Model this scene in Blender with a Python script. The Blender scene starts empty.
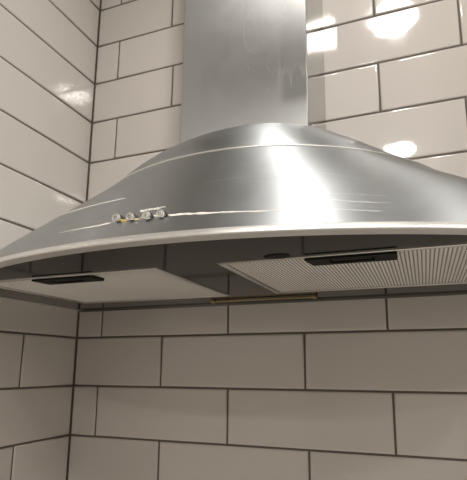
import bpy, bmesh, math, random
from mathutils import Matrix, Vector

random.seed(7)
sc = bpy.context.scene
COL = sc.collection
S = 0.103            # one tile course (tile + joint) in metres
Z0 = 2.211           # height above the floor of the course line that counts as zero


def P(x, y, z):
    """Point given in tile courses -> metres above the floor."""
    return Vector((x * S, y * S, z * S + Z0))


# ------------------------------------------------------------------ camera
cam_data = bpy.data.cameras.new('camera')
cam = bpy.data.objects.new('camera', cam_data)
COL.objects.link(cam)
FPX, CX, CY = 465.9, 252.48, 280.8
rx = Vector((0.939289, 0.343116, 0.002738))
ry = Vector((-0.059884, 0.171780, -0.983314))
rz = Vector((-0.337861, 0.923452, 0.181898))
m = Matrix((rx, -ry, -rz)).transposed().to_4x4()
m.translation = P(6.9905, -8.1514, -7.6066)
cam.matrix_world = m
cam_data.sensor_fit = 'HORIZONTAL'
cam_data.sensor_width = 36.0
cam_data.lens = 36.0 * FPX / 467.0
cam_data.shift_x = (233.5 - CX) / 467.0
cam_data.shift_y = (CY - 240.0) / 467.0
cam_data.clip_start = 0.01
sc.camera = cam

# ------------------------------------------------------------------ world and exposure
w = bpy.data.worlds.new('world')
sc.world = w
w.use_nodes = True
w.node_tree.nodes['Background'].inputs[0].default_value = (0.9, 0.93, 1.0, 1)
w.node_tree.nodes['Background'].inputs[1].default_value = 0.05
vs = sc.view_settings
vs.view_transform = 'Standard'
vs.look = 'None'
vs.gamma = 1.0
vs.use_curve_mapping = False
vs.exposure = 2.18
LAMP_STRENGTH = 27.0
LAMP_COLOUR = (1.0, 0.955, 0.895, 1)


# ------------------------------------------------------------------ helpers
def mesh_obj(name, verts, faces, mat, parent=None, smooth=None, uvs=None):
    me = bpy.data.meshes.new(name)
    me.from_pydata([tuple(v) for v in verts], [], faces)
    if uvs is not None:
        l = me.uv_layers.new(name='UVMap')
        for lp in me.loops:
            l.data[lp.index].uv = uvs[lp.vertex_index]
    me.validate()
    me.update()
    if smooth is not None:
        me.polygons.foreach_set('use_smooth', [True] * len(me.polygons))
        if smooth < 180:
            me.set_sharp_from_angle(angle=math.radians(smooth))
    o = bpy.data.objects.new(name, me)
    COL.objects.link(o)
    if mat:
        me.materials.append(mat)
    if parent:
        o.parent = parent
    return o


def bm_obj(name, bm, mat, parent=None, smooth=None):
    me = bpy.data.meshes.new(name)
    bmesh.ops.recalc_face_normals(bm, faces=bm.faces)
    bm.to_mesh(me)
    bm.free()
    if smooth is not None:
        me.polygons.foreach_set('use_smooth', [True] * len(me.polygons))
        if smooth < 180:
            me.set_sharp_from_angle(angle=math.radians(smooth))
    o = bpy.data.objects.new(name, me)
    COL.objects.link(o)
    if mat:
        me.materials.append(mat)
    if parent:
        o.parent = parent
    return o


def add_box(bm, x0, x1, y0, y1, z0, z1, bevel=0.0, seg=2):
    r = bmesh.ops.create_cube(bm, size=1.0)
    for v in r['verts']:
        v.co = Vector(((x0 + x1) / 2 + v.co.x * (x1 - x0), (y0 + y1) / 2 + v.co.y * (y1 - y0),
                       (z0 + z1) / 2 + v.co.z * (z1 - z0)))
    if bevel:
        es = list({e for v in r['verts'] for e in v.link_edges})
        bmesh.ops.bevel(bm, geom=es, offset=bevel, segments=seg, profile=0.5, affect='EDGES')


def box_obj(name, x0, x1, y0, y1, z0, z1, mat, parent=None, bevel=0.0, seg=2):
    bm = bmesh.new()
    add_box(bm, x0, x1, y0, y1, z0, z1, bevel, seg)
    return bm_obj(name, bm, mat, parent, 40 if bevel else None)


def empty(name, loc=(0, 0, 0)):
    o = bpy.data.objects.new(name, None)
    COL.objects.link(o)
    o.location = loc
    o.empty_display_size = 0.05
    return o


def tag(o, label=None, cat=None, group=None, kind=None):
    if label: o['label'] = label
    if cat: o['category'] = cat
    if group: o['group'] = group
    if kind: o['kind'] = kind
    return o


# ------------------------------------------------------------------ materials
def new_mat(name):
    mt = bpy.data.materials.new(name)
    mt.use_nodes = True
    nt = mt.node_tree
    return mt, nt, nt.nodes['Principled BSDF']


def N(nt, typ, **kw):
    n = nt.nodes.new(typ)
    for k, v in kw.items():
        setattr(n, k, v)
    return n


def simple(name, col, rough=0.5, metal=0.0, emis=None, estr=0.0, spec=None):
    mt, nt, b = new_mat(name)
    b.inputs['Base Color'].default_value = (*col, 1)
    b.inputs['Roughness'].default_value = rough
    b.inputs['Metallic'].default_value = metal
    if spec is not None:
        b.inputs['Specular IOR Level'].default_value = spec
    if emis:
        b.inputs['Emission Color'].default_value = emis
        b.inputs['Emission Strength'].default_value = estr
    # fine variation so that no surface is perfectly uniform
    tc = N(nt, 'ShaderNodeTexCoord')
    nz = N(nt, 'ShaderNodeTexNoise')
    nz.inputs['Scale'].default_value = 35.0
    nz.inputs['Detail'].default_value = 4.0
    nt.links.new(tc.outputs['Object'], nz.inputs['Vector'])
    mr = N(nt, 'ShaderNodeMapRange')
    mr.inputs[3].default_value = max(0.02, rough - 0.05)
    mr.inputs[4].default_value = min(1.0, rough + 0.05)
    nt.links.new(nz.outputs['Fac'], mr.inputs[0])
    nt.links.new(mr.outputs[0], b.inputs['Roughness'])
    return mt


def tile_mat():
    mt, nt, b = new_mat('glazed_tile')
    oi = N(nt, 'ShaderNodeObjectInfo')
    geo = N(nt, 'ShaderNodeNewGeometry')
    nz = N(nt, 'ShaderNodeTexNoise')
    nz.inputs['Scale'].default_value = 6.0
    nz.inputs['Detail'].default_value = 3.0
    nt.links.new(geo.outputs['Position'], nz.inputs['Vector'])
    cr = N(nt, 'ShaderNodeMix', data_type='RGBA')
    cr.inputs[6].default_value = (0.66, 0.622, 0.585, 1)
    cr.inputs[7].default_value = (0.70, 0.665, 0.625, 1)
    nt.links.new(oi.outputs['Random'], cr.inputs[0])
    nt.links.new(cr.outputs[2], b.inputs['Base Color'])
    # greasy film: faint smears in the gloss
    sm = N(nt, 'ShaderNodeTexNoise')
    sm.inputs['Scale'].default_value = 9.0
    sm.inputs['Detail'].default_value = 6.0
    sm.inputs['Distortion'].default_value = 1.5
    nt.links.new(geo.outputs['Position'], sm.inputs['Vector'])
    mr = N(nt, 'ShaderNodeMapRange')
    mr.inputs[1].default_value = 0.35
    mr.inputs[2].default_value = 0.75
    mr.inputs[3].default_value = 0.035
    mr.inputs[4].default_value = 0.11
    nt.links.new(sm.outputs['Fac'], mr.inputs[0])
    nt.links.new(mr.outputs[0], b.inputs['Roughness'])
    bp = N(nt, 'ShaderNodeBump')
    bp.inputs['Strength'].default_value = 0.06
    bp.inputs['Distance'].default_value = 0.01
    nt.links.new(nz.outputs['Fac'], bp.inputs['Height'])
    nt.links.new(bp.outputs['Normal'], b.inputs['Normal'])
    b.inputs['IOR'].default_value = 1.52
    return mt


def steel_mat(name, base=(0.60, 0.59, 0.565), rough=0.26, aniso=0.65, rot=0.25, streak=(4.0, 260.0), var=0.10, bump=0.05, stain=None):
    """Brushed stainless steel; the grain runs along the U direction of the UV map (metres)."""
    mt, nt, b = new_mat(name)
    uv = N(nt, 'ShaderNodeUVMap')
    uv.uv_map = 'UVMap'
    mp = N(nt, 'ShaderNodeMapping')
    mp.inputs['Scale'].default_value = (streak[0], streak[1], 1)
    nt.links.new(uv.outputs[0], mp.inputs[0])
    nz = N(nt, 'ShaderNodeTexNoise')
    nz.inputs['Scale'].default_value = 1.0
    nz.inputs['Detail'].default_value = 5.0
    nz.inputs['Roughness'].default_value = 0.7
    nt.links.new(mp.outputs[0], nz.inputs['Vector'])
    # broad wipe marks
    sm = N(nt, 'ShaderNodeTexNoise')
    sm.inputs['Scale'].default_value = 11.0
    sm.inputs['Detail'].default_value = 5.0
    sm.inputs['Distortion'].default_value = 2.0
    nt.links.new(uv.outputs[0], sm.inputs['Vector'])
    ad = N(nt, 'ShaderNodeMath', operation='ADD')
    nt.links.new(nz.outputs['Fac'], ad.inputs[0])
    nt.links.new(sm.outputs['Fac'], ad.inputs[1])
    mr = N(nt, 'ShaderNodeMapRange')
    mr.inputs[1].default_value = 0.6
    mr.inputs[2].default_value = 1.4
    mr.inputs[3].default_value = max(0.03, rough - var)
    mr.inputs[4].default_value = rough + var
    nt.links.new(ad.outputs[0], mr.inputs[0])
    rough_out = mr.outputs[0]
    b.inputs['Base Color'].default_value = (*base, 1)
    b.inputs['Metallic'].default_value = 1.0
    b.inputs['Anisotropic'].default_value = aniso
    b.inputs['Anisotropic Rotation'].default_value = rot
    tg = N(nt, 'ShaderNodeTangent', direction_type='UV_MAP')
    tg.uv_map = 'UVMap'
    nt.links.new(tg.outputs[0], b.inputs['Tangent'])
    bp = N(nt, 'ShaderNodeBump')
    bp.inputs['Strength'].default_value = bump
    bp.inputs['Distance'].default_value = 0.0006
    nt.links.new(nz.outputs['Fac'], bp.inputs['Height'])
    nt.links.new(bp.outputs['Normal'], b.inputs['Normal'])
    if stain:
        rough_out = stain(nt, b, uv, rough_out)
    nt.links.new(rough_out, b.inputs['Roughness'])
    return mt


def chimney_stain(nt, b, uv, rough_out):
    """Dried splash beside the right edge of the flue cover: runs with pointed tops, speckled; plus pale scratches."""
    sep = N(nt, 'ShaderNodeSeparateXYZ')
    nt.links.new(uv.outputs[0], sep.inputs[0])
    # UV here: u = x in metres from the left front edge, v = height in metres

    def lin(src, a, c):
        n = N(nt, 'ShaderNodeMath', operation='MULTIPLY_ADD')
        nt.links.new(src, n.inputs[0])
        n.inputs[1].default_value = a
        n.inputs[2].default_value = c
        return n.outputs[0]

    def op(kind, a, c):
        n = N(nt, 'ShaderNodeMath', operation=kind)
        for i, s in enumerate((a, c)):
            if isinstance(s, (int, float)):
                n.inputs[i].default_value = s
            else:
                nt.links.new(s, n.inputs[i])
        return n.outputs[0]

    def ramp(src, a, c):
        n = N(nt, 'ShaderNodeMapRange')
        n.interpolation_type = 'SMOOTHSTEP'
        n.inputs[1].default_value = a
        n.inputs[2].default_value = c
        nt.links.new(src, n.inputs[0])
        return n.outputs[0]
    # ragged upper outline from stretched noise
    mp = N(nt, 'ShaderNodeMapping')
    mp.inputs['Scale'].default_value = (95.0, 6.0, 1.0)
    nt.links.new(uv.outputs[0], mp.inputs[0])
    nz = N(nt, 'ShaderNodeTexNoise')
    nz.inputs['Scale'].default_value = 1.0
    nz.inputs['Detail'].default_value = 3.0
    nt.links.new(mp.outputs[0], nz.inputs['Vector'])
    top = op('SUBTRACT', lin(nz.outputs['Fac'], 0.16, STAIN_V - 0.055), sep.outputs[1])
    up = ramp(top, 0.0, 0.012)
    lo = ramp(op('SUBTRACT', sep.outputs[1], STAIN_V - 0.055), 0.0, 0.03)
    lf = ramp(op('SUBTRACT', sep.outputs[0], STAIN_U - 0.026), 0.0, 0.022)
    rt = ramp(op('SUBTRACT', STAIN_U + 0.034, sep.outputs[0]), 0.0, 0.006)
    sp = N(nt, 'ShaderNodeTexNoise')
    sp.inputs['Scale'].default_value = 800.0
    sp.inputs['Detail'].default_value = 2.0
    nt.links.new(uv.outputs[0], sp.inputs['Vector'])
    spk = ramp(sp.outputs['Fac'], 0.25, 0.60)
    mask = op('MULTIPLY', op('MULTIPLY', op('MULTIPLY', up, lo), op('MULTIPLY', lf, rt)), spk)
    mx = N(nt, 'ShaderNodeMix', data_type='RGBA')
    mx.inputs[6].default_value = b.inputs['Base Color'].default_value
    mx.inputs[7].default_value = (0.10, 0.098, 0.085, 1)
    nt.links.new(op('MULTIPLY', mask, 0.85), mx.inputs[0])
    nt.links.new(mx.outputs[2], b.inputs['Base Color'])
    # matt swirl scratches above the splash
    vo = N(nt, 'ShaderNodeTexNoise')
    vo.inputs['Scale'].default_value = 16.0
    vo.inputs['Detail'].default_value = 2.0
    vo.inputs['Distortion'].default_value = 5.0
    nt.links.new(uv.outputs[0], vo.inputs['Vector'])
    band = N(nt, 'ShaderNodeMath', operation='ABSOLUTE')
    nt.links.new(lin(vo.outputs['Fac'], 1.0, -0.5), band.inputs[0])
    scr = op('SUBTRACT', 1.0, ramp(band.outputs[0], 0.0, 0.012))
    half = ramp(sep.outputs[0], 0.06, 0.12)
    scr = op('MULTIPLY', op('MULTIPLY', scr, half), 0.03)
    r = op('ADD', op('ADD', rough_out, op('MULTIPLY', mask, 0.25)), scr)
    return r


STAIN_U, STAIN_V = 0.203, 0.125     # place of the splash on the flue cover (metres from its left foot)

M_TILE = tile_mat()
M_GROUT = simple('grout', (0.14, 0.12, 0.102), 0.9)
M_CHIM = steel_mat('steel_flue', base=(0.37, 0.375, 0.375), rough=0.32, aniso=0.8, rot=0.0, streak=(330.0, 3.0), var=0.03, bump=0.02, stain=chimney_stain)
M_CHIM_SIDE = steel_mat('steel_flue_side', base=(0.42, 0.42, 0.41), rough=0.16, aniso=0.3, rot=0.0, streak=(330.0, 3.0), var=0.03, bump=0.01)
M_CANOPY = steel_mat('steel_canopy', base=(0.435, 0.458, 0.472), rough=0.41, aniso=0.82, rot=0.25, streak=(3.0, 170.0), var=0.05, bump=0.14)
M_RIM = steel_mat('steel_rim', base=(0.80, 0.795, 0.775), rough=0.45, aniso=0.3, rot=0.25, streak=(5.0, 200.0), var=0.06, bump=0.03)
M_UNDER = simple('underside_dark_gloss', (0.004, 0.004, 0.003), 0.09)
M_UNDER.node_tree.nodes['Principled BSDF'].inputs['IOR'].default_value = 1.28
M_ALU = simple('filter_aluminium', (0.95, 0.93, 0.90), 0.42, 0.5)
nt_ = M_ALU.node_tree          # pressed dot pattern of the filter face
vo_ = N(nt_, 'ShaderNodeTexVoronoi')
vo_.inputs['Scale'].default_value = 210.0
vo_.inputs['Randomness'].default_value = 0.35
tc_ = N(nt_, 'ShaderNodeTexCoord')
bp_ = N(nt_, 'ShaderNodeBump')
bp_.inputs['Strength'].default_value = 0.7
bp_.inputs['Distance'].default_value = 0.0012
nt_.links.new(tc_.outputs['Object'], vo_.inputs['Vector'])
nt_.links.new(vo_.outputs['Distance'], bp_.inputs['Height'])
nt_.links.new(bp_.outputs['Normal'], nt_.nodes['Principled BSDF'].inputs['Normal'])
M_ALUBACK = simple('filter_core_aluminium', (0.26, 0.25, 0.225), 0.55, 0.3)
M_FRAME = simple('filter_frame_aluminium', (0.72, 0.70, 0.66), 0.33, 1.0)
M_BLACK = simple('latch_black_plastic', (0.012, 0.011, 0.010), 0.6, spec=0.15)
M_DARKIN = simple('latch_inner', (0.02, 0.019, 0.018), 0.45, spec=0.3)
M_FLANGE = simple('flange_dark_steel', (0.24, 0.235, 0.21), 0.4, 0.8)
M_RIM_MARK = simple('scuffed_steel', (0.62, 0.63, 0.63), 0.5, 1.0)
M_BRASS = simple('tarnished_brass', (0.42, 0.33, 0.18), 0.42, 1.0)
M_KNOB = simple('button_chrome', (0.80, 0.79, 0.76), 0.22, 1.0)
M_KNOBF = simple('button_face', (0.62, 0.61, 0.58), 0.45, 0.6)
M_SYMBOL_SHADE = simple('symbol_and_shade_black', (0.012, 0.011, 0.01), 0.5)
M_GRIME = simple('yellow_grease', (0.62, 0.50, 0.16), 0.35)
M_GRIME2 = simple('tan_grease', (0.62, 0.54, 0.36), 0.4)
M_RESIDUE = simple('white_residue', (0.78, 0.76, 0.71), 0.6)
M_PAINT = simple('wall_paint', (0.42, 0.39, 0.36), 0.75)
M_CEIL = simple('ceiling_paint', (0.60, 0.58, 0.55), 0.85)
M_FLOOR = simple('floor_vinyl', (0.46, 0.41, 0.35), 0.45)
M_TOP = simple('worktop_laminate', (0.78, 0.76, 0.72), 0.35)
M_CAB = simple('cabinet_laminate', (0.62, 0.60, 0.57), 0.45)
M_HOB = simple('hob_glass', (0.02, 0.02, 0.02), 0.06)
M_LAMPBODY = simple('lamp_body_white', (0.85, 0.85, 0.84), 0.4)
M_LED = simple('lamp_diffuser_lit', (0.9, 0.9, 0.88), 0.5, 0.0, LAMP_COLOUR, LAMP_STRENGTH)


# ------------------------------------------------------------------ the room
RX, RY, RZ = 3.2, -3.4, Z0 + 0.42
JOINT = 0.0036
floor = tag(box_obj('floor', -0.12, RX + 0.1, RY - 0.1, 0.12, -0.1, 0.0, M_FLOOR), 'brown vinyl kitchen floor', kind='structure')
ceiling = tag(box_obj('ceiling', -0.12, RX + 0.1, RY - 0.1, 0.12, RZ, RZ + 0.1, M_CEIL), 'white painted kitchen ceiling', kind='structure')
wall_right = tag(box_obj('wall_right', RX, RX + 0.1, RY, 0.0, 0.0, RZ, M_PAINT), 'plain painted wall facing the tiled side wall', kind='structure')
wall_front = tag(box_obj('wall_front', 0.0, RX, RY - 0.1, RY, 0.0, RZ, M_PAINT), 'plain painted wall opposite the cooker hood', kind='structure')
wall_back = tag(box_obj('wall_back', -0.12, RX + 0.1, 0.0022, 0.12, 0.0, RZ, M_GROUT), 'glazed white brick-bond tile wall behind the steel hood', kind='structure')
wall_left = tag(box_obj('wall_left', -0.12, -0.0022, RY, 0.0022, 0.0, RZ, M_GROUT), 'glazed white tile side wall meeting the hood wall in a corner', kind='structure')

_tile_cache = {}


def tile_mesh(wd, ht):
    key = (round(wd, 4), round(ht, 4))
    if key in _tile_cache:
        return _tile_cache[key]
    hw, hh = wd / 2, ht / 2
    rings = [(0.0035, 0.0), (0.0016, 0.00035), (0.0004, 0.0011), (0.0, 0.0022), (0.0, 0.006)]
    vs_, fs = [], []
    for ins, dep in rings:
        for sx, sz in ((-1, -1), (1, -1), (1, 1), (-1, 1)):
            vs_.append((sx * (hw - ins), dep, sz * (hh - ins)))
    fs.append((0, 1, 2, 3))
    for r in range(len(rings) - 1):
        for k in range(4):
            a, b2 = r * 4 + k, r * 4 + (k + 1) % 4
            fs.append((a, a + 4, b2 + 4, b2))
    me = bpy.data.meshes.new('tile')
    me.from_pydata(vs_, [], fs)
    me.update()
    # front face looks toward -y
    for p in me.polygons:
        p.use_smooth = p.index != 0
    me.materials.append(M_TILE)
    _tile_cache[key] = me
    return me


def put_tile(u0, u1, zlo, zhi, wall):
    """u along the wall (x on the back wall, -y on the side wall), all in metres; faces lie on the wall plane."""
    wd, ht = u1 - u0 - JOINT, zhi - zlo - JOINT
    if wd < 0.008 or ht < 0.008:
        return
    o = bpy.data.objects.new('tile', tile_mesh(wd, ht))
    COL.objects.link(o)
    a, b2 = random.gauss(0, 0.0011), random.gauss(0, 0.0009)
    um, zm = (u0 + u1) / 2, (zlo + zhi) / 2
    if wall is wall_back:
        o.location = (um, 0.0, zm)
        o.rotation_euler = (a, 0, b2)
    else:
        o.location = (0.0, -um, zm)
        o.rotation_euler = (a, 0, math.pi / 2 + b2)
    o.parent = wall


# measured joints along the hood wall (course: joints in course units), others follow the bond
measured = {8: {0: .609, 2: 3.521, 4: 6.462}, 9: {1: 2.107, 3: 5.04}, 7: {1: 2.084, 3: 4.992}, 6: {0: .614, 2: 3.508, 4: 6.428},
            2: {0: .683, 4: 6.496}, 1: {1: 2.102, 5: 7.933}, 0: {0: .626, 4: 6.47}, -1: {1: 2.029}, -2: {0: .606}}
for k in range(-5, 14):
    ztop, zbot = -k * S + Z0, -(k + 1) * S + Z0
    ztop = min(ztop, RZ)
    js = [0.0]
    n = 0 if k % 2 == 0 else 1
    while True:
        x = measured.get(k, {}).get(n, 0.616 + 1.461 * n)
        if x * S > 2.2:
            break
        js.append(x * S)
        n += 2
    js[0] = -JOINT / 2 + 0.0015
    for u0, u1 in zip(js, js[1:]):
        put_tile(u0, u1, zbot, ztop, wall_back)
    # side wall
    first = {0: 2.90, 1: 2.74}[k % 2] if k <= 4 else {0: 2.87, 1: 1.409}[k % 2]
    js = [-JOINT / 2 + 0.0015]
    y = first
    while y * S < 2.3:
        js.append(y * S)
        y += 2.922
    for u0, u1 in zip(js, js[1:]):
        put_tile(u0, u1, zbot, ztop, wall_left)

# ------------------------------------------------------------------ ceiling lights (first two seen as reflections in the tiles, the rest added fill)
LIGHTS = [(0.685, -0.66, 'round lit ceiling light nearest the steel hood'),
          (0.665, -1.69, 'round lit ceiling light second from the steel hood in its row'),
          (0.665, -2.72, 'added round ceiling fill light farthest from the hood in its row'),
          (1.60, -0.66, 'added round ceiling fill light in front of the wall cabinet edge'),
          (1.60, -1.69, 'added round ceiling fill light in the middle of the room'),
          (1.60, -2.72, 'added round ceiling fill light of the middle row by the far wall'),
          (2.55, -0.66, 'added round ceiling fill light above the far end of the worktop')]
for lx, ly, lab in LIGHTS:
    t = tag(empty('ceiling_light', (lx, ly, RZ)), lab, 'ceiling light', 'round ceiling lights')
    bm = bmesh.new()
    bmesh.ops.create_cone(bm, cap_ends=False, segments=40, radius1=0.090, radius2=0.096, depth=0.018, matrix=Matrix.Translation((0, 0, -0.009)))
    r0 = [bm.verts.new((0.090 * math.cos(a), 0.090 * math.sin(a), -0.018)) for a in [i * math.tau / 40 for i in range(40)]]
    r1 = [bm.verts.new((0.080 * math.cos(a), 0.080 * math.sin(a), -0.018)) for a in [i * math.tau / 40 for i in range(40)]]
    for i in range(40):
        bm.faces.new((r0[i], r0[(i + 1) % 40], r1[(i + 1) % 40], r1[i]))
    bmesh.ops.remove_doubles(bm, verts=bm.verts, dist=1e-5)
    bm_obj('lamp_ring', bm, M_LAMPBODY, t, 40)
    bm = bmesh.new()
    bmesh.ops.create_circle(bm, cap_ends=True, segments=40, radius=0.0805, matrix=Matrix.Translation((0, 0, -0.0172)))
    d = bm_obj('diffuser', bm, M_LED, t)
    if d.data.polygons[0].normal.z > 0:
        d.data.flip_normals()

# ------------------------------------------------------------------ range hood
HC = 4.374                     # centre line
HW = 4.352                     # half width (a hair's gap to the side wall)
RIM_R, RIM_F = 7.57, -4.47     # bow of the front edge
ZP = -6.42                     # underside
hood = tag(empty('range_hood', P(HC, -2.2, ZP)), 'brushed stainless steel chimney hood with bowed canopy on tiled wall', 'range hood')
HINV = Matrix.Translation(-hood.location)


def hood_part(o, parent=None):
    """o was built in room coordinates: hang it under the hood (or one of its parts)."""
    o.data.transform(HINV)
    o.parent = parent or hood
    return o


NPT = 112                      # samples along every plan outline


def resample(pts, n=NPT):
    L = [0.0]
    for p, q in zip(pts, pts[1:]):
        L.append(L[-1] + math.hypot(p[0] - q[0], p[1] - q[1]))
    out, k = [], 0
    for i in range(n + 1):
        d = L[-1] * i / n
        while k < len(L) - 2 and L[k + 1] < d:
            k += 1
        t = (d - L[k]) / max(1e-9, L[k + 1] - L[k])
        out.append((pts[k][0] + (pts[k + 1][0] - pts[k][0]) * t, pts[k][1] + (pts[k + 1][1] - pts[k][1]) * t))
    return out


def ring(yf, R, hw=HW):
    """Plan outline: a bow of radius R with its crown at yf, closed by straight cheeks where it is wider than the hood."""
    cy, yb = yf + R, -0.02
    xm = R
    if cy > yb:
        xm = math.sqrt(max(0.0, R * R - (cy - yb) ** 2)) if cy - yb < R else 0.01
    xm = min(xm, hw, R)
    th = math.asin(min(1.0, xm / R))
    if cy <= yb and R <= hw:
        th = math.pi / 2
    arc = [(R * math.sin(-th + 2 * th * i / 160), cy - R * math.cos(-th + 2 * th * i / 160)) for i in range(161)]
    ye = arc[0][1]
    if ye < yb - 1e-4:
        side = [(ye + (yb - ye) * i / 20) for i in range(21)]
        arc = [(arc[0][0], y) for y in reversed(side[1:])] + arc + [(arc[-1][0], y) for y in side[1:]]
    return resample(arc)


def outline(ins):
    return ring(RIM_F + ins, RIM_R - ins, HW - ins)


def cubic(xs_, ys_, x):
    t = 0.0
    for i in range(4):
        c = ys_[i]
        for j in range(4):
            if j != i:
                c *= (x - xs_[j]) / (xs_[i] - xs_[j])
        t += c
    return t


def loft(rings, name, mat, smooth=35, parent=None):
    verts, faces, uvs = [], [], []
    n = len(rings[0][0])
    vacc = 0.0
    for ri, (pts, z) in enumerate(rings):
        if ri:
            q, zq = rings[ri - 1]
            mid = n // 2
            vacc += math.hypot(pts[mid][1] - q[mid][1], z - zq) * S
        uacc = 0.0
        L = [0.0]
        for a, b2 in zip(pts, pts[1:]):
            uacc += math.hypot(a[0] - b2[0], a[1] - b2[1]) * S
            L.append(uacc)
        for (dx, y), l in zip(pts, L):
            verts.append(P(HC + dx, y, z))
            uvs.append((l - uacc / 2, vacc))
    for r in range(len(rings) - 1):
        for i in range(n - 1):
            a = r * n + i
            faces.append((a, a + 1, a + 1 + n, a + n))
    return hood_part(mesh_obj(name, verts, faces, mat, None, smooth, uvs), parent)


# canopy shape: measured profile of the bow, lower dome and tighter shoulder, with a seam bead between them
Z_LIP, Z_SEAM = -6.295, -4.755
LOW = ([-6.295, -5.78, -5.265, -4.755], [-4.32, -3.83, -3.34, -2.85], [7.42, 6.30, 4.68, 3.37])
UPP = ([-4.755, -3.95, -3.55, -3.15], [-2.85, -1.99, -1.30, -0.60], [3.37, 1.95, 1.50, 0.85])


def canopy_ring(z):
    zz, yy, rr = LOW if z <= Z_SEAM else UPP
    hw = HW - 0.15 * max(0.0, min(1.0, (z + 6.0) / (Z_LIP + 6.0)))
    return ring(cubic(zz, yy, z), cubic(zz, rr, z), hw)


def canopy_point(t, s_):
    """Point on the lower canopy: t = 0..1 along the outline, s_ = 0 at the rim .. 1 at the seam."""
    z = Z_LIP + (Z_SEAM - Z_LIP) * s_
    r = canopy_ring(z)
    i = min(NPT - 1, int(t * NPT))
    f = t * NPT - i
    return P(HC + r[i][0] + (r[i + 1][0] - r[i][0]) * f, r[i][1] + (r[i + 1][1] - r[i][1]) * f, z)


zs = [-6.328 + (Z_SEAM + 6.328) * i / 22 for i in range(23)]
canopy = loft([(canopy_ring(z), z) for z in zs], 'canopy', M_CANOPY, 45)
zs = [Z_SEAM + 0.0005 + (-3.15 - Z_SEAM) * i / 18 for i in range(19)]
loft([(canopy_ring(z), z) for z in zs], 'shoulder', M_CANOPY, 45)
sf, sr = LOW[1][3], LOW[2][3]
loft([(ring(sf - o, sr + o), Z_SEAM + dz) for o, dz in ((-0.01, -0.02), (0.014, -0.012), (0.02, 0.0), (0.014, 0.012), (-0.03, 0.02))], 'seam_bead', M_RIM, 60)
lip = [(0.16, -6.425), (0.03, -6.425), (0.006, -6.421), (0.0, -6.410), (0.006, -6.394), (0.030, -6.364), (0.070, -6.336), (0.115, -6.320), (0.135, -6.326)]
loft([(outline(i), z) for i, z in lip], 'rim', M_RIM, 50)

# underside sheet with two openings for the filters
FILT = [(0.942, 3.972), (4.776, 7.806)]
FY0, FY1 = -3.325, -0.97


def bow_y(x, ins=0.10):
    R, cy = RIM_R - ins, RIM_F + RIM_R
    return cy - math.sqrt(max(0.0, R * R - (x - HC) ** 2))


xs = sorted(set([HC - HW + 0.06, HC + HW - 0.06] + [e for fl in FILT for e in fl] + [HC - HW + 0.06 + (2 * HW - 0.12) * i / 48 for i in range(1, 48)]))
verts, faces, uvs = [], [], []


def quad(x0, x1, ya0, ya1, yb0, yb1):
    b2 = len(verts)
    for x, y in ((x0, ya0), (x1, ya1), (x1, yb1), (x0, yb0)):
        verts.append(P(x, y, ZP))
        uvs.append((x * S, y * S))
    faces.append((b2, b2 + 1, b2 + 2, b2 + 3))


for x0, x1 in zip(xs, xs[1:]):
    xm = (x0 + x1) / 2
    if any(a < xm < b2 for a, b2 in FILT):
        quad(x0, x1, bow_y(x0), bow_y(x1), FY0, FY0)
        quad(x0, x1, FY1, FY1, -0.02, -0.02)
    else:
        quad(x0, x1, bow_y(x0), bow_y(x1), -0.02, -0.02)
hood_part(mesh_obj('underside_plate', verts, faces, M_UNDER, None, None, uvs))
# narrow turned-down flanges where the sheet meets the walls
bm = bmesh.new()
a, b2 = P(HC - HW, -0.06, ZP - 0.035), P(HC + HW, -0.015, ZP + 0.10)
add_box(bm, a.x, b2.x, a.y, b2.y, a.z, b2.z)
hood_part(bm_obj('rear_flange', bm, M_FLANGE))

# flue cover
c0, c1 = P(3.215, -1.53, -4.25), P(5.492, -0.02, 0)
bm = bmesh.new()
add_box(bm, c0.x, c1.x, c0.y, c1.y, c0.z, RZ - 0.002)
bmesh.ops.bevel(bm, geom=[e for e in bm.edges if abs(e.verts[0].co.z - e.verts[1].co.z) > 0.1], offset=0.0022, segments=3, profile=0.5, affect='EDGES')
flue = bm_obj('flue_cover', bm, M_CHIM, None, 40)
l = flue.data.uv_layers.new(name='UVMap')
for p in flue.data.polygons:
    for li in p.loop_indices:
        co = flue.data.vertices[flue.data.loops[li].vertex_index].co
        side = abs(p.normal.x) > 0.7
        l.data[li].uv = ((co.y + 0.9) if side else (co.x - c0.x), co.z - c0.z)
flue.data.materials.append(M_CHIM_SIDE)
for p in flue.data.polygons:
    if abs(p.normal.x) > 0.95:
        p.material_index = 1
    if p.area > 0.02:
        p.use_smooth = False
hood_part(flue)


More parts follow.
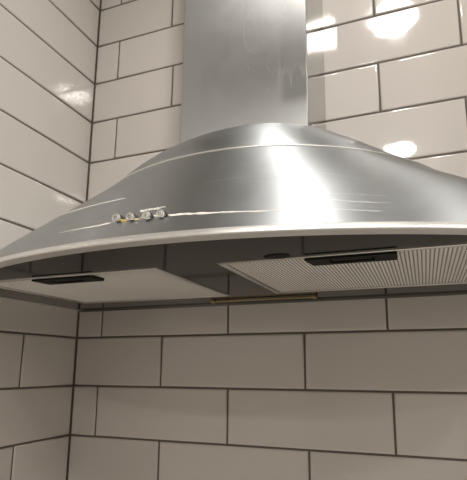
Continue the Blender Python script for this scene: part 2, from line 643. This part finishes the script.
# grease filters: aluminium frame, expanded-metal face, core sheet, latch
def make_filter(x0, x1):
    a, b2 = P(x0, FY0, ZP), P(x1, FY1, ZP)
    X0, X1, Y0, Y1, zb = a.x, b2.x, a.y, b2.y, a.z
    root = empty('grease_filter', ((X0 + X1) / 2, (Y0 + Y1) / 2, zb))
    root.location -= hood.location
    root.parent = hood
    inv = Matrix.Translation(-Vector(((X0 + X1) / 2, (Y0 + Y1) / 2, zb)))

    def fp(o, parent=None):
        o.data.transform(inv)
        o.parent = parent or root
        return o
    fw = 0.0075
    bm = bmesh.new()
    g = 0.0008
    add_box(bm, X0 + g, X1 - g, Y0 + g, Y0 + fw, zb - 0.0015, zb + 0.008, 0.0007, 1)
    add_box(bm, X0 + g, X1 - g, Y1 - fw, Y1 - g, zb - 0.0015, zb + 0.008, 0.0007, 1)
    add_box(bm, X0 + g, X0 + fw, Y0 + fw, Y1 - fw, zb - 0.0015, zb + 0.008, 0.0007, 1)
    add_box(bm, X1 - fw, X1 - g, Y0 + fw, Y1 - fw, zb - 0.0015, zb + 0.008, 0.0007, 1)
    fp(bm_obj('filter_frame', bm, M_FRAME, None, 40))
    bm = bmesh.new()
    add_box(bm, X0 + fw, X1 - fw, Y0 + fw, Y1 - fw, zb + 0.00055, zb + 0.0030)
    fp(bm_obj('core_sheet', bm, M_ALUBACK))
    # ribbed aluminium face running front to back over a darker core sheet
    ax0, ax1, ay0, ay1 = X0 + fw + 0.0022, X1 - fw - 0.0022, Y0 + fw + 0.001, Y1 - fw - 0.003
    vsx, fsx = [], []
    nr = 66
    pitch = (ax1 - ax0) / nr
    prof = [(-0.33, 0.0004), (-0.27, 0.0001), (-0.09, -0.0001), (0.09, -0.0001), (0.27, 0.0001), (0.33, 0.0004)]
    nseg = 150
    for i in range(nr):
        cx = ax0 + pitch * (i + 0.5)
        for j in range(nseg + 1):
            y = ay0 + (ay1 - ay0) * j / nseg
            wob = 0.0003 * math.sin(j * 0.9 + i * 1.7)
            dz = 0.00007 + 0.00007 * math.sin(j * math.pi / 2.0 + math.pi * (i % 2))
            for ox, oz in prof:
                vsx.append((cx + ox * pitch + wob, y, zb + oz + dz))
            if j:
                b0 = len(vsx) - 12
                for q in range(5):
                    fsx.append((b0 + q, b0 + q + 1, b0 + q + 7, b0 + q + 6))
    fp(tag(mesh_obj('mesh_face', vsx, fsx, M_ALU, None, 50), kind='stuff'))
    # latch: black surround with a recessed grip and a pull bar
    cx = (X0 + X1) / 2 + 0.001
    ly0, ly1 = Y0 + 0.004, Y0 + 0.036
    v = [(cx - 0.050, ly0, 0), (cx + 0.050, ly0, 0), (cx + 0.049, ly1, 0), (cx - 0.047, ly1, 0)]
    v2 = [(cx - 0.024, ly0 + 0.006, 0), (cx + 0.026, ly0 + 0.006, 0), (cx + 0.025, ly1 - 0.008, 0), (cx - 0.023, ly1 - 0.008, 0)]
    zt, zi = zb - 0.0040, zb - 0.0006
    V = [(x, y, zt) for x, y, _ in v] + [(x, y, zt) for x, y, _ in v2] + [(x, y, zi) for x, y, _ in v2] + [(x, y, zb + 0.002) for x, y, _ in v]
    F = []
    for q in range(4):
        r = (q + 1) % 4
        F += [(q, r, 4 + r, 4 + q), (4 + q, 4 + r, 8 + r, 8 + q), (12 + q, 12 + r, r, q)]
    F.append((8, 9, 10, 11))
    la = fp(mesh_obj('latch', V, F, M_BLACK))
    la['label'] = 'black finger latch of the filter'
    bm = bmesh.new()
    add_box(bm, cx - 0.0215, cx + 0.0235, ly0 + 0.013, ly0 + 0.017, zb - 0.0034, zb - 0.0008, 0.0008, 1)
    pb = fp(bm_obj('pull_bar', bm, M_DARKIN, None, 40))
    return root


for fx in FILT:
    make_filter(*fx)

# brass-coloured catch rail along the rear margin and a flat dark oval disc on the underside
a, b2 = P(3.42, -0.55, ZP), P(5.36, -0.50, ZP)
bm = bmesh.new()
add_box(bm, a.x, b2.x, a.y - 0.003, a.y + 0.004, a.z - 0.0045, a.z - 0.001, 0.001, 2)
for xe in (a.x + 0.004, b2.x - 0.004):
    add_box(bm, xe - 0.004, xe + 0.004, a.y - 0.005, a.y + 0.006, a.z - 0.006, a.z + 0.0005, 0.0015, 2)
hood_part(bm_obj('catch_rail', bm, M_BRASS, None, 40))['label'] = 'tarnished brass-coloured rail at the rear edge'
bm = bmesh.new()
pc = P(5.545, -3.43, ZP)
bmesh.ops.create_cone(bm, cap_ends=True, segments=28, radius1=0.0125, radius2=0.0145, depth=0.0016, matrix=Matrix.Translation(pc + Vector((0, 0, -0.0004))) @ Matrix.Diagonal((1.15, 0.62, 1, 1)))
hood_part(bm_obj('dark_oval_disc', bm, M_BLACK, None, 40))

# ------------------------------------------------------------------ base units and an unseen worktop added to bounce light under the hood
WT = 0.91
tag(box_obj('worktop', 0.004, 2.6, -0.61, -0.004, WT - 0.038, WT, M_TOP, None, 0.004), 'long pale laminate worktop, unseen, added to bounce light under the hood', 'worktop')
for i in range(4):
    xa = 0.006 + 0.648 * i
    t = tag(empty('base_cabinet', (xa + 0.322, -0.3, 0)), ['pale base cabinet in the tiled corner', 'pale base cabinet second from the corner', 'pale base cabinet third from the corner', 'pale base cabinet farthest from the corner'][i], 'cabinet', 'base cabinets under the worktop')
    for nm, bx, mt_ in (('body', (-0.322, 0.322, -0.25, 0.29, 0.10, WT - 0.039), M_CAB), ('plinth', (-0.322, 0.322, -0.22, 0.25, 0.0, 0.10), M_BLACK), ('door', (-0.319, 0.319, -0.271, -0.251, 0.104, WT - 0.043), M_CAB)):
        o = box_obj(nm, *bx, mt_, t, 0.0015 if nm == 'door' else 0)
        if nm == 'door':
            box_obj('handle', 0.2, 0.3, -0.295, -0.272, 0.76, 0.775, M_FRAME, o, 0.002)
# unseen wall cabinet, added to shade the tiles right of the hood
t = tag(empty('added_wall_cabinet', (1.235, -0.17, 1.52)), 'pale unseen wall cabinet added to shade the tiles beside the hood', 'cabinet')
box_obj('body', -0.30, 0.30, -0.15, 0.166, 0.0, 0.85, M_CAB, t)
o = box_obj('door', -0.298, 0.298, -0.172, -0.151, 0.002, 0.848, M_CAB, t, 0.0015)
box_obj('handle', 0.24, 0.255, -0.198, -0.173, 0.06, 0.2, M_FRAME, o, 0.002)

# ------------------------------------------------------------------ push buttons and marks on the canopy
def bow_point(x, z, off=0.0):
    """Canopy surface at (x, z) in course units -> room point lifted off metres along the normal, and the plan normal."""
    R, yf = cubic(LOW[0], LOW[2], z), cubic(LOW[0], LOW[1], z)
    y = yf + R - math.sqrt(R * R - (x - HC) ** 2)
    e = 0.01
    R2, yf2 = cubic(LOW[0], LOW[2], z + e), cubic(LOW[0], LOW[1], z + e)
    y2 = yf2 + R2 - math.sqrt(R2 * R2 - (x - HC) ** 2)
    plan = Vector(((x - HC), y - yf - R, 0)).normalized()
    tan_x = Vector((-plan.y, plan.x, 0))
    tan_z = Vector((0, y2 - y, e)).normalized()
    nrm = tan_x.cross(tan_z).normalized()
    if nrm.y > 0:
        nrm = -nrm
    return P(x, y, z) + nrm * off, plan, nrm


def lathe(name, prof, seg, mat, M, parent, smooth=40):
    """Revolve (radius, height) pairs about local z, close the ends, place with matrix M."""
    verts, faces = [], []
    for r, h in prof:
        for k in range(seg):
            a_ = k * math.tau / seg
            verts.append(M @ Vector((r * math.cos(a_), r * math.sin(a_), h)))
    for i in range(len(prof) - 1):
        for k in range(seg):
            k2 = (k + 1) % seg
            faces.append((i * seg + k, i * seg + k2, (i + 1) * seg + k2, (i + 1) * seg + k))
    faces.append(tuple(range(seg - 1, -1, -1)))
    faces.append(tuple((len(prof) - 1) * seg + k for k in range(seg)))
    o = mesh_obj(name, verts, faces, mat, None, smooth)
    return hood_part(o, parent)


for bi, (bx_, bz_) in enumerate(((3.945, -6.028), (4.137, -6.046), (4.352, -6.068), (4.512, -6.060))):
    base, plan, nrm = bow_point(bx_, bz_)
    axis = (plan + Vector((0, 0, 0.10))).normalized()
    M = Matrix.Translation(base - axis * 0.003) @ axis.to_track_quat('Z', 'Y').to_matrix().to_4x4()
    btn = lathe('button', [(0.0040, 0.0), (0.0041, 0.0075), (0.0046, 0.0082), (0.0047, 0.0105), (0.0043, 0.0112), (0.0036, 0.0112), (0.0034, 0.0104)], 24, M_KNOB, M, None)
    lathe('shade_collar', [(0.0056, 0.0), (0.0056, 0.0042), (0.0050, 0.0048), (0.0042, 0.0048)], 24, M_SYMBOL_SHADE, M, btn)  # black collar painted in for the dark hole and shadow behind the button
    lathe('button_face', [(0.0034, 0.0100), (0.0034, 0.0107), (0.0030, 0.0109)], 20, M_KNOBF, M, btn)
    if bi < 2:
        verts, faces = [], []
        for k in range(20):
            a_ = k * math.tau / 20
            for r, h in ((0.0019, 0.0110), (0.0013, 0.0110), (0.0019, 0.0107), (0.0013, 0.0107)):
                verts.append(M @ Vector((r * math.cos(a_), r * math.sin(a_), h)))
        for k in range(20):
            p, q = k * 4, ((k + 1) % 20) * 4
            faces += [(p, q, q + 1, p + 1), (p, p + 2, q + 2, q), (p + 1, q + 1, q + 3, p + 3)]
        hood_part(mesh_obj('symbol', verts, faces, M_SYMBOL_SHADE), btn)
    else:
        bm = bmesh.new()
        for oy in ((0,) if bi == 2 else (-0.0008, 0.0008)):
            add_box(bm, oy - 0.0003, oy + 0.0003, -0.0016, 0.0016, 0.0106, 0.0110)
        bm.transform(M)
        hood_part(bm_obj('symbol', bm, M_SYMBOL_SHADE), btn)


def streak(name, pts, widths, mat, thick=0.0004, jag=0.25, n=28):
    """A smear of residue lying on the canopy along a polyline of (x, z) points."""
    verts, faces = [], []
    for i in range(n + 1):
        t_ = i / n * (len(pts) - 1)
        k = min(int(t_), len(pts) - 2)
        f = t_ - k
        x = pts[k][0] + (pts[k + 1][0] - pts[k][0]) * f
        z = pts[k][1] + (pts[k + 1][1] - pts[k][1]) * f
        w_ = widths[0] + (widths[1] - widths[0]) * i / n
        if i in (0, n):
            w_ *= 0.2
        up, dn = w_ * (0.5 + random.uniform(-jag, jag)), w_ * (0.5 + random.uniform(-jag, jag))
        h = thick * random.uniform(0.6, 1.3)
        for dz, of in ((-dn, 0.00005), (-dn * 0.5, h), (up * 0.5, h), (up, 0.00005)):
            verts.append(bow_point(x, z + dz, of)[0])
        if i:
            b0 = len(verts) - 8
            for q in range(3):
                faces.append((b0 + q, b0 + 4 + q, b0 + 5 + q, b0 + 1 + q))
    o = hood_part(mesh_obj(name, verts, faces, mat, None, 60), canopy)
    return o


streak('residue_smear', [(3.05, -6.065), (3.399, -6.070), (3.657, -6.070), (3.84, -6.057)], (0.006, 0.032), M_RESIDUE)['label'] = 'white smear of residue left of the buttons'
streak('residue_smear', [(2.172, -5.467), (2.817, -5.552), (3.284, -5.573), (3.676, -5.580)], (0.028, 0.014), M_RESIDUE, 0.0003, 0.15)['label'] = 'long thin pale streak high on the canopy'
streak('residue_smear', [(4.56, -6.052), (4.878, -6.071), (5.185, -6.09), (5.494, -6.106), (5.807, -6.122)], (0.034, 0.012), M_RESIDUE)['label'] = 'white smear of residue right of the buttons'
streak('residue_smear', [(4.134, -5.923), (4.233, -5.916), (4.345, -5.914), (4.455, -5.909)], (0.028, 0.020), M_RESIDUE, 0.0010, 0.45)['label'] = 'crumbly white residue above the buttons'
streak('scratch', [(4.73, -5.523), (5.114, -5.475), (5.566, -5.502), (5.814, -5.543)], (0.006, 0.005), M_FRAME, 0.0001, 0.1)
streak('grease_blob', [(3.97, -6.045), (4.03, -6.062), (4.09, -6.060)], (0.030, 0.036), M_GRIME, 0.0016, 0.3, 10)['label'] = 'yellow grease between the first two buttons'
streak('grease_blob', [(4.15, -6.055), (4.22, -6.062), (4.28, -6.055)], (0.026, 0.020), M_GRIME2, 0.0014, 0.3, 10)
streak('grease_blob', [(4.36, -6.050), (4.40, -6.055), (4.44, -6.045)], (0.026, 0.028), M_RESIDUE, 0.0014, 0.3, 10)

for pts_, w_ in (([(6.10, -5.945), (6.45, -6.02), (6.80, -6.04)], (0.018, 0.006)), ([(6.15, -5.86), (6.5, -5.90), (6.75, -5.93)], (0.005, 0.008)),
                 ([(5.95, -6.08), (6.4, -6.14), (6.7, -6.17)], (0.006, 0.010)), ([(4.6, -5.22), (5.0, -5.18), (5.5, -5.20)], (0.004, 0.004)),
                 ([(6.0, -5.45), (6.25, -5.52), (6.45, -5.60)], (0.004, 0.005))):
    streak('scratch', pts_, w_, M_RIM_MARK, 0.00008, 0.2)


def flue_scratch(pts, wd):
    """A fine raised-edge scratch on the front of the flue cover; pts are (metres from left edge, metres up from the foot)."""
    verts, faces = [], []
    n = 24
    for i in range(n + 1):
        t_ = i / n * (len(pts) - 1)
        k = min(int(t_), len(pts) - 2)
        f = t_ - k
        p0 = pts[max(0, k - 1)]; p1 = pts[k]; p2 = pts[k + 1]; p3 = pts[min(len(pts) - 1, k + 2)]
        q = [0.5 * (2 * p1[j] + (p2[j] - p0[j]) * f + (2 * p0[j] - 5 * p1[j] + 4 * p2[j] - p3[j]) * f * f + (3 * p1[j] - p0[j] - 3 * p2[j] + p3[j]) * f ** 3) for j in (0, 1)]
        for sx in (-1, 1):
            verts.append((c0.x + q[0] + sx * wd / 2, c0.y - 0.00012, c0.z + q[1] + sx * wd / 3))
        verts.append((c0.x + q[0], c0.y + 0.0001, c0.z + q[1]))
        if i:
            b0 = len(verts) - 6
            faces += [(b0, b0 + 1, b0 + 4, b0 + 3), (b0, b0 + 3, b0 + 5, b0 + 2), (b0 + 1, b0 + 2, b0 + 5, b0 + 4)]
    return hood_part(mesh_obj('scratch', verts, faces, M_FRAME, None, 60), flue)


for pts_, w_ in (([(0.125, 0.30), (0.122, 0.23), (0.135, 0.195), (0.165, 0.188)], 0.0008), ([(0.175, 0.29), (0.155, 0.26), (0.148, 0.22), (0.160, 0.20)], 0.0006),
                 ([(0.115, 0.165), (0.130, 0.168), (0.131, 0.160)], 0.0007), ([(0.205, 0.29), (0.19, 0.25), (0.165, 0.23)], 0.0005),
                 ([(0.155, 0.115), (0.163, 0.120), (0.168, 0.112)], 0.0006), ([(0.17, 0.185), (0.165, 0.16), (0.175, 0.145)], 0.0005)):
    flue_scratch(pts_, w_)
